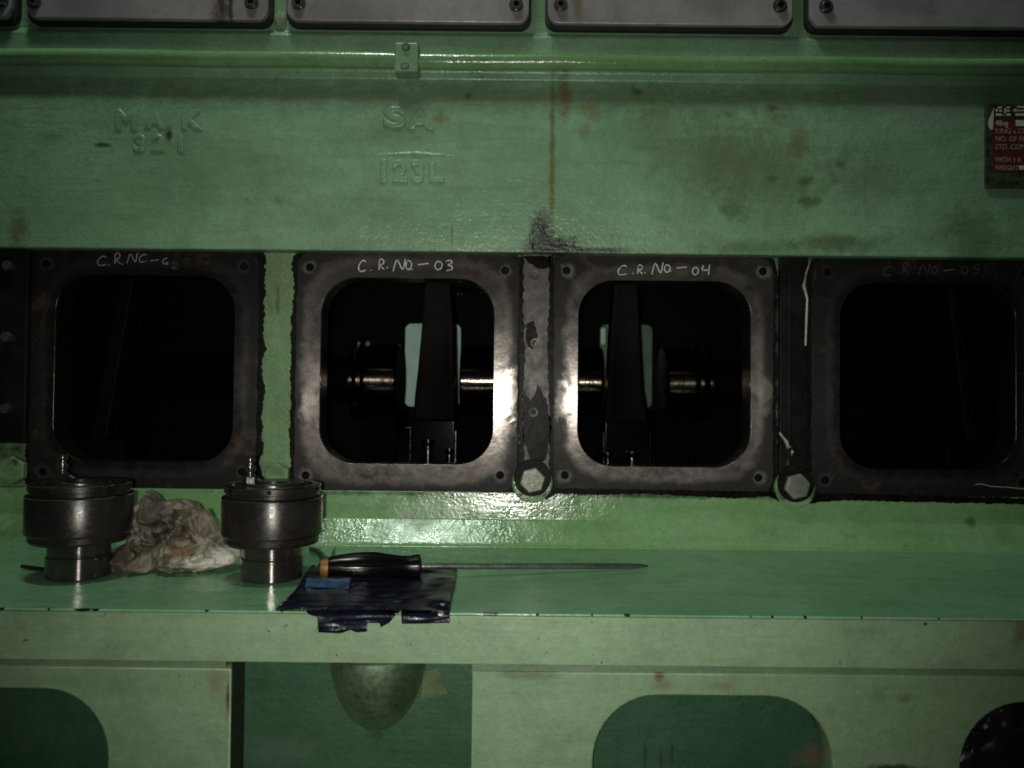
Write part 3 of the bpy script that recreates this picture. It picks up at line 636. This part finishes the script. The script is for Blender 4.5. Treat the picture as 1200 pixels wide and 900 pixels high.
part('white_emblem', plate([[(v.x, v.z) for v in q]], Yn-.0008, Yn), mwh, tn)
bm = bmesh.new()
for (x0, y0, x1, y1) in ((1167,125,1174,127.5),(1167,125,1169,131),(1167,133,1174,136),(1171,129,1174,131),(1177,125,1183,127),(1177,125,1179,136),(1180,129,1183,131),(1177,133,1184,136),
                         (1188,128,1192,131),(1192,124.5,1205,126.5),(1191,128.8,1205,130.5),(1190,133,1205,136)):
    u, v = P(x0, y0, Yn), P(x1, y1, Yn); box(bm, u.x, v.x, Yn-.0006, Yn, v.z, u.z)
part('maker_mark', bm, mwh, tn)
for txt, px, py, h, m_ in (('48vg', 1166, 147.5, 7.5, mwh), ('KING x STR', 1166, 156.5, 7, mgr), ('NO. OF PIT', 1166, 165.5, 7, mgr), ('STD. COPP', 1166, 175, 7, mgr), ('WITH 1 R', 1166, 190, 6.5, mgr), ('WEIGHT', 1166, 199.5, 6.5, mgr)):
    p = P(px, py, Yn); part('printed_line', text_mesh(txt, h*1.25*Yn/FPX, .0001, 0, p.x, p.z, Yn-.0006, .88), m_, tn)
for (x0, y0, x1, y1) in ((1190, 141, 1204, 148), (1194, 194, 1206, 199)):
    u, v = P(x0, y0, Yn), P(x1, y1, Yn); part('printed_box', boxm(u.x, v.x, Yn-.0007, Yn-.0004, v.z, u.z), mwh, tn)
# ------------------------------------------------------------------ valve assemblies standing on the shelf
def valve(px, Yv, label, rot, first=None):
    loc = Vector((X(px, Yv, 640), Yv, ZS+.0003))
    t = empty('valve_body', loc, label, 'valve body', 'turned steel valve bodies on the shelf', 0)
    def vp(name, me, mat, par, **k):
        o = link(name, me, mat, None, **k); o.parent = par; return o
    if first:
        def cp(o, par):
            c = o.copy(); COL.objects.link(c); c.parent = par
            for ch in [q for q in bpy.data.objects if q.parent == o]: cp(ch, c)
        for ch in [q for q in bpy.data.objects if q.parent == first]: cp(ch, t)
        t.rotation_euler = (0, 0, rot); return t
    vp('lower_sleeve', lathe([(.026, 0), (.0285, .0), (.0295, .001), (.0295, .0205), (.0287, .0213), (.0275, .0216), (.0275, .0226), (.0283, .0232), (.0283, .036), (0, .036)], 96), M['valveshine'], t, smooth=True)
    fl = vp('lower_flange', lathe([(.028, .0345), (.043, .0345), (.045, .037), (.045, .0425), (0, .0425)], 96), M['valve'], t, smooth=True)
    bd = vp('body', lathe([(.040, .0426), (.0465, .0426), (.048, .0445), (.048, .0785), (.0472, .0805), (.0455, .0812), (.0440, .0812), (.0440, .0846), (0, .0846)], 96), M['valve'], t, smooth=True)
    rg = vp('top_ring', lathe([(.040, .0848), (.0452, .0848), (.0458, .0853), (.0458, .0913), (.0452, .0918), (.0385, .0918), (.0375, .0895), (.0300, .0885), (.0295, .0925), (.0270, .0935), (.0150, .0930), (.0140, .0885), (0, .0885)], 96), M['valve'], t, smooth=True)
    def edge(r0, z0, rr, par): vp('edge_glint_ring', lathe([(r0+rr*math.cos(q_), z0+rr*math.sin(q_)) for q_ in [math.pi*2*k_/8 for k_ in range(9)]], 96), M['valveshine2'], par, smooth=True)  # thin bright rings added so the rims show torch glints
    edge(.0470, .0797, .0011, bd); edge(.0450, .0911, .0010, rg); edge(.0282, .0924, .0009, rg); edge(.0285, .0345, .0010, fl)
    for a in (-98, -30, -150, 40, 120):
        r_ = math.radians(a); c, s2 = math.cos(r_), math.sin(r_)
        bm = lathe([(.0021, 0), (0, .0001)], 14, 'X'); 
        me = bm; h = vp('pin_hole', me, M['hole'], rg); h.location = (.04595*c, .04595*s2, .0882); h.rotation_euler = (0, 0, r_)
    sx, sy = -.0215, .006
    sd = vp('stud', lathe([(.0042, .084), (.0042, .101), (.0036, .102), (.0036, .1035), (.0050, .104), (.0054, .105), (.0054, .1085), (.0046, .1095), (.0034, .1100), (.0034, .1130), (.0047, .1136), (.0050, .1145), (.0050, .1165), (.0040, .1180), (0, .1183)], 28, 'Z', None, (sx, sy, 0)), M['valveshine'], t, smooth=True)
    vp('stud_nut', lathe([(.0062, .0915), (.0074, .0925), (.0074, .0985), (.0066, .0998), (0, .0998)], 6, 'Z', None, (sx, sy, 0)), M['valve'], sd)
    vp('side_pipe', tube([(sx, sy+.002, .094), (sx+.008, sy, .0955), (sx+.012, sy, .093)], .003, 10), M['valve'], t, smooth=True)
    return t
v1 = valve(93, .787, 'dark turned steel valve body on the shelf, left of the crumpled rag', 0)
v2 = valve(319, .787, 'dark turned steel valve body on the shelf, right of the rag beside the screwdriver', .35, v1)
# small dark pin on the shelf
pp = [P(a, b, .80) for a, b in ((17, 0), (50, 0))]
Yp_ = .800; zz = ZS+.0022
bm = tube([(X(17, Yp_, 652), Yp_+.012, zz+.001), (X(30, Yp_, 652), Yp_+.010, zz), (X(50, Yp_, 652), Yp_+.004, zz)], [.0018, .0022, .0020], 10)
tag(link('steel_pin', bm, M['valve'], None, smooth=True), 'short dark steel pin lying on the shelf left of the leftmost valve body', 'pin')
# ------------------------------------------------------------------ crumpled rag
sil = [(133, 667), (131, 655), (137, 641), (150, 636), (158, 622), (157, 600), (163, 590), (172, 575), (181, 582), (186, 588), (200, 585), (213, 586), (226, 590), (232, 598), (240, 597), (250, 608), (254, 622), (262, 628), (264, 640), (283, 648), (281, 657), (258, 663), (240, 668), (220, 673), (214, 664), (205, 664), (195, 660), (186, 670), (170, 671), (150, 668)]
YR = .83; c0 = (205, 634)
def sil_r(th):
    d = (math.cos(th), -math.sin(th)); best = 10
    for (x0, y0), (x1, y1) in zip(sil, sil[1:]+sil[:1]):
        ex, ey = x1-x0, y1-y0; det = d[0]*(-ey)-(-ex)*d[1]
        if abs(det) < 1e-9: continue
        rx, ry = x0-c0[0], y0-c0[1]; t_ = (rx*(-ey)-(-ex)*ry)/det; u = (d[0]*ry-d[1]*rx)/det
        if t_ > 0 and -1e-6 <= u <= 1.000001: best = max(best, t_)
    return best
bm = bmesh.new(); NT_, NP = 220, 90; rings = []
cen = P(c0[0], c0[1], YR)
def ridg(p, sc, sd): return 1-abs(noise.noise(Vector((p[0]*sc+sd, p[1]*sc, p[2]*sc*.6+sd))))*2.4
for j in range(NP+1):
    ph = -math.pi/2+math.pi*j/NP; row = []
    for i in range(NT_):
        th = 2*math.pi*i/NT_; r = sil_r(th)*math.cos(ph)**.75 if 0 < j < NP else 0
        p = P(c0[0]+r*math.cos(th), c0[1]-r*math.sin(th), YR)
        k = (.55+.45*math.cos(ph)); y = YR - .036*math.sin(-ph)*-1 if False else YR + .034*math.sin(ph)
        n1 = ridg((p.x, p.z, y), 26, 3.1); n2 = ridg((p.x+p.z*.7, p.z-p.x*.4, y), 55, 7.7); n3 = ridg((p.x, p.z, y), 110, 1.3)
        y -= (n1*.017+n2*.010+n3*.003-.014)*(-math.sin(ph) if abs(ph) > .1 else .4)*1.0
        z = max(p.z, ZS+.0006+.002*max(0, n3)); x = p.x
        # the lower skirt spreads forward
        y -= max(0, (Z(640, .83)-z))*.55
        row.append(bm.verts.new((x, y, z)))
    rings.append(row)
for A, B in zip(rings, rings[1:]):
    for i in range(NT_): bm.faces.new((A[i], A[(i+1)%NT_], B[(i+1)%NT_], B[i]))
bmesh.ops.remove_doubles(bm, verts=bm.verts, dist=.00005)
s_ = NT('soiled_cotton'); wob = s_.noise(60, 6, .7, dist=.8); b2 = s_.noise(30, 6, .7, dist=1.5)
col = s_.mix(s_.mr(b2, .40, .60), (.26, .24, .20), (.085, .066, .04))
col = s_.mix(s_.mr(s_.noise(22, 5, .7, dist=1.), .48, .62), col, (.024, .018, .013))
for (a_, b_, wx, wy, amt, cc) in ((180, 600, 22, 24, .8, (.05, .045, .035)), (255, 655, 42, 16, .95, (.60, .57, .50)), (245, 612, 18, 16, .6, (.21, .17, .14)), (228, 640, 20, 10, .7, (.13, .075, .025)), (185, 655, 26, 16, .6, (.16, .13, .10)), (198, 618, 34, 20, .7, (.035, .027, .018)), (152, 650, 12, 24, .8, (.06, .045, .04)), (137, 655, 6, 12, .9, (.5, .47, .43)), (222, 600, 14, 12, .5, (.12, .10, .06))):
    col = s_.mix(s_.spot(*st(a_, b_, wx, wy, amt, cc, .82)[:4], wob, .6, amt), col, cc)
n_ = s_.bump(s_.noise(170, 4, .6, dist=1.), .8, .003); n_ = s_.bump(s_.noise(900, 2, .5), .4, .0006, n_)
mrag = s_.set(Base_Color=col, Roughness=.9, Normal=n_, Specular_IOR_Level=.15)
tag(link('crumpled_rag', bm, mrag, None, smooth=False), 'crumpled white cotton rag soiled brown, between the two steel valve bodies', 'rag')
# ------------------------------------------------------------------ navy sheet draped over the shelf edge
poly = [(322, 716), (330, 706), (345, 693), (352, 683), (357, 672), (366, 662), (372, 664), (376, 656), (372, 648), (362, 645), (362, 641), (374, 643), (384, 652), (388, 655), (389, 647), (393, 640), (393, 652), (400, 656), (420, 664), (470, 664), (536, 666), (534, 680), (528, 700), (527, 711), (527, 730), (471, 731), (470, 718), (464, 720), (456, 730), (446, 735), (445, 730), (430, 730), (430, 740), (418, 741), (411, 738), (405, 740), (400, 742), (373, 741), (372, 723), (362, 720), (355, 714), (345, 717), (338, 714), (330, 718)]
def inside(x, y):
    c = False; n = len(poly); j = n-1
    for i in range(n):
        xi, yi = poly[i]; xj, yj = poly[j]
        if (yi > y) != (yj > y) and x < (xj-xi)*(y-yi)/(yj-yi)+xi: c = not c
        j = i
    return c
def snap(x, y):
    best = None
    for a_, b_ in zip(poly, poly[1:]+poly[:1]):
        p_, t_ = intersect_point_line(Vector((x, y)), Vector(a_), Vector(b_)); t_ = max(0, min(1, t_)); q_ = Vector(a_)+(Vector(b_)-Vector(a_))*t_
        d_ = (q_-Vector((x, y))).length
        if best is None or d_ < best[0]: best = (d_, q_)
    return best[1]
bm = bmesh.new(); vs = {}; st_ = 1.5
def to3(px, py):
    edge = 719 + .0105*(px-600)         # picture row of the shelf's front edge here
    rip = .0050*(.5+.5*noise.noise(Vector((px*.03, py*.05, 1.)))) + .0028*abs(noise.noise(Vector((px*.02+py*.03, py*.14, 4.))))
    if py < edge-1.5:
        d = CM @ Vector(((px-600)/FPX, (450-py)/FPX, -1.0)); k = (ZS+.0012+rip)/d.z; p = d*k
        if p.y < YF+.003: pass
        return Vector((p.x, p.y, ZS+.0012+rip))
    if py < edge+1.5:
        p = P(px, py, YF-.0016); return Vector((p.x, YF-.0016, ZS+.0010))
    p = P(px, py, YF-.002-rip*.6); return p
nx, ny = int(225/st_), int(110/st_); used = set()
for j in range(ny):
    for i in range(nx):
        x, y = 318+i*st_, 637+j*st_
        if inside(x+st_/2, y+st_/2):
            for c in ((i, j), (i+1, j), (i+1, j+1), (i, j+1)): used.add(c)
def vert(c):
    if c not in vs:
        x, y = 318+c[0]*st_, 637+c[1]*st_
        full = all(inside(x+dx*st_/2, y+dy*st_/2) for dx, dy in ((-1,-1),(1,-1),(1,1),(-1,1)))
        if not full:
            q_ = snap(x, y); x, y = q_.x, q_.y
        vs[c] = bm.verts.new(to3(x, y))
    return vs[c]
for j in range(ny):
    for i in range(nx):
        x, y = 318+i*st_, 637+j*st_
        if inside(x+st_/2, y+st_/2): bm.faces.new([vert(c) for c in ((i, j), (i+1, j), (i+1, j+1), (i, j+1))])
sheet = link('navy_sheet', bm, M['navy'], None, smooth=True); sm = sheet.modifiers.new('thick', 'SOLIDIFY'); sm.thickness = .0008; sm.offset = 0
tag(sheet, 'torn dark navy sheet under the screwdriver, hanging over the shelf edge', 'sheet')
def on_shelf(px, py, h):
    d = CM @ Vector(((px-600)/FPX, (450-py)/FPX, -1.0)); return d*((ZS+h)/d.z)
# blue plastic strip
a = on_shelf(357, 689, .003); b = on_shelf(409, 690, .003)
bm = bmesh.new()
for i in range(13):
    t_ = i/12; p = a.lerp(b, t_); w1 = .003+.0006*math.sin(i*2.1)
    bm.verts.new((p.x, p.y, ZS+.0035)); bm.verts.new((p.x, p.y+.004, ZS+.009+w1*.5)); bm.verts.new((p.x, p.y+.012, ZS+.0095+w1*.4)); bm.verts.new((p.x, p.y+.014, ZS+.0035))
bm.verts.ensure_lookup_table()
for i in range(12):
    for k in range(4): bm.faces.new([bm.verts[4*i+k], bm.verts[4*i+(k+1)%4], bm.verts[4*i+4+(k+1)%4], bm.verts[4*i+4+k]])
bm.faces.new([bm.verts[k] for k in range(4)]); bm.faces.new([bm.verts[48+k] for k in range(4)])
tag(link('blue_strip', bm, M['bluetape'], None, bevel=.0008), 'short glossy blue plastic strip on the navy sheet before the screwdriver handle', 'plastic strip')
# ------------------------------------------------------------------ screwdriver
A = Vector((X(384, .765, 665), .765, ZS+.0150)); Bq = Vector((X(493, .785, 660), .785, ZS+.0150)); Cq = Vector((X(759, .846, 661), .846, ZS+.0032))
B2 = A+(Cq-A)*((Bq-A).length/(Cq-A).length); Bq = B2+Vector((0, 0, .001))
ts = empty('screwdriver', A, 'long screwdriver with black handle and orange end lying on the shelf', 'screwdriver')
def along(prof, a, b, seg=20): return tube([a.lerp(b, t_) for t_, r in prof], [r for t_, r in prof], seg)
L = (Bq-A)
part('handle', along([(0, .0085), (.015, .0105), (.12, .0122), (.30, .0142), (.45, .0145), (.62, .0128), (.78, .0108), (.88, .0104), (.95, .0118), (.985, .0118), (1.0, .0098)], A, Bq, 28), M['handle'], ts, smooth=True)
for k in range(6):   # flutes of the grip: slim ribs
    ang = 2*math.pi*k/6+.3; d_ = L.normalized(); u_ = d_.cross(Vector((0, 0, 1))).normalized(); v_ = u_.cross(d_)
    pts = [A.lerp(Bq, t_)+(u_*math.cos(ang)+v_*math.sin(ang))*r for t_, r in ((.10, .0105), (.2, .0127), (.35, .0138), (.5, .0137), (.62, .0122), (.7, .0105))]
    part('grip_rib', tube(pts, [.0004, .0015, .0018, .0018, .0014, .0004], 8), M['handle'], ts, smooth=True)
part('end_cap', along([(-.085, .0045), (-.075, .0078), (-.04, .0088), (.0, .0088)], A, Bq, 20), M['orange'], ts, smooth=True)
part('shaft', along([(0, .0030), (.90, .0030), (.955, .0026), (1.0, .0012)], Bq, Cq, 14), M['shaft'], ts, smooth=True)
# ------------------------------------------------------------------ glossy black bundle in the right hand hole
bm = bmesh.new(); bmesh.ops.create_icosphere(bm, subdivisions=5, radius=1)
cc = P(1195, 885, .70)
for v in bm.verts:
    n_ = v.co.copy(); k = 1+.16*noise.noise(n_*2.2)+.10*(1-abs(noise.noise(n_*4.5))*2)+.04*noise.noise(n_*11)
    v.co = Vector((cc.x+n_.x*.062*k, .689+n_.y*.012*k, cc.z+n_.z*.052*k))
tag(link('black_bundle', bm, plain('glossy_black_film', (.006, .005, .006), .35, vary=.5, scale=70, bump=.4, spec=.25), None, smooth=True), 'crumpled glossy black bundle stuffed in the lower right hole', 'plastic bundle')
for o in list(COL.objects):
    if o.parent is None and o.type in ('MESH', 'EMPTY') and 'label' not in o: print('UNTAGGED', o.name)
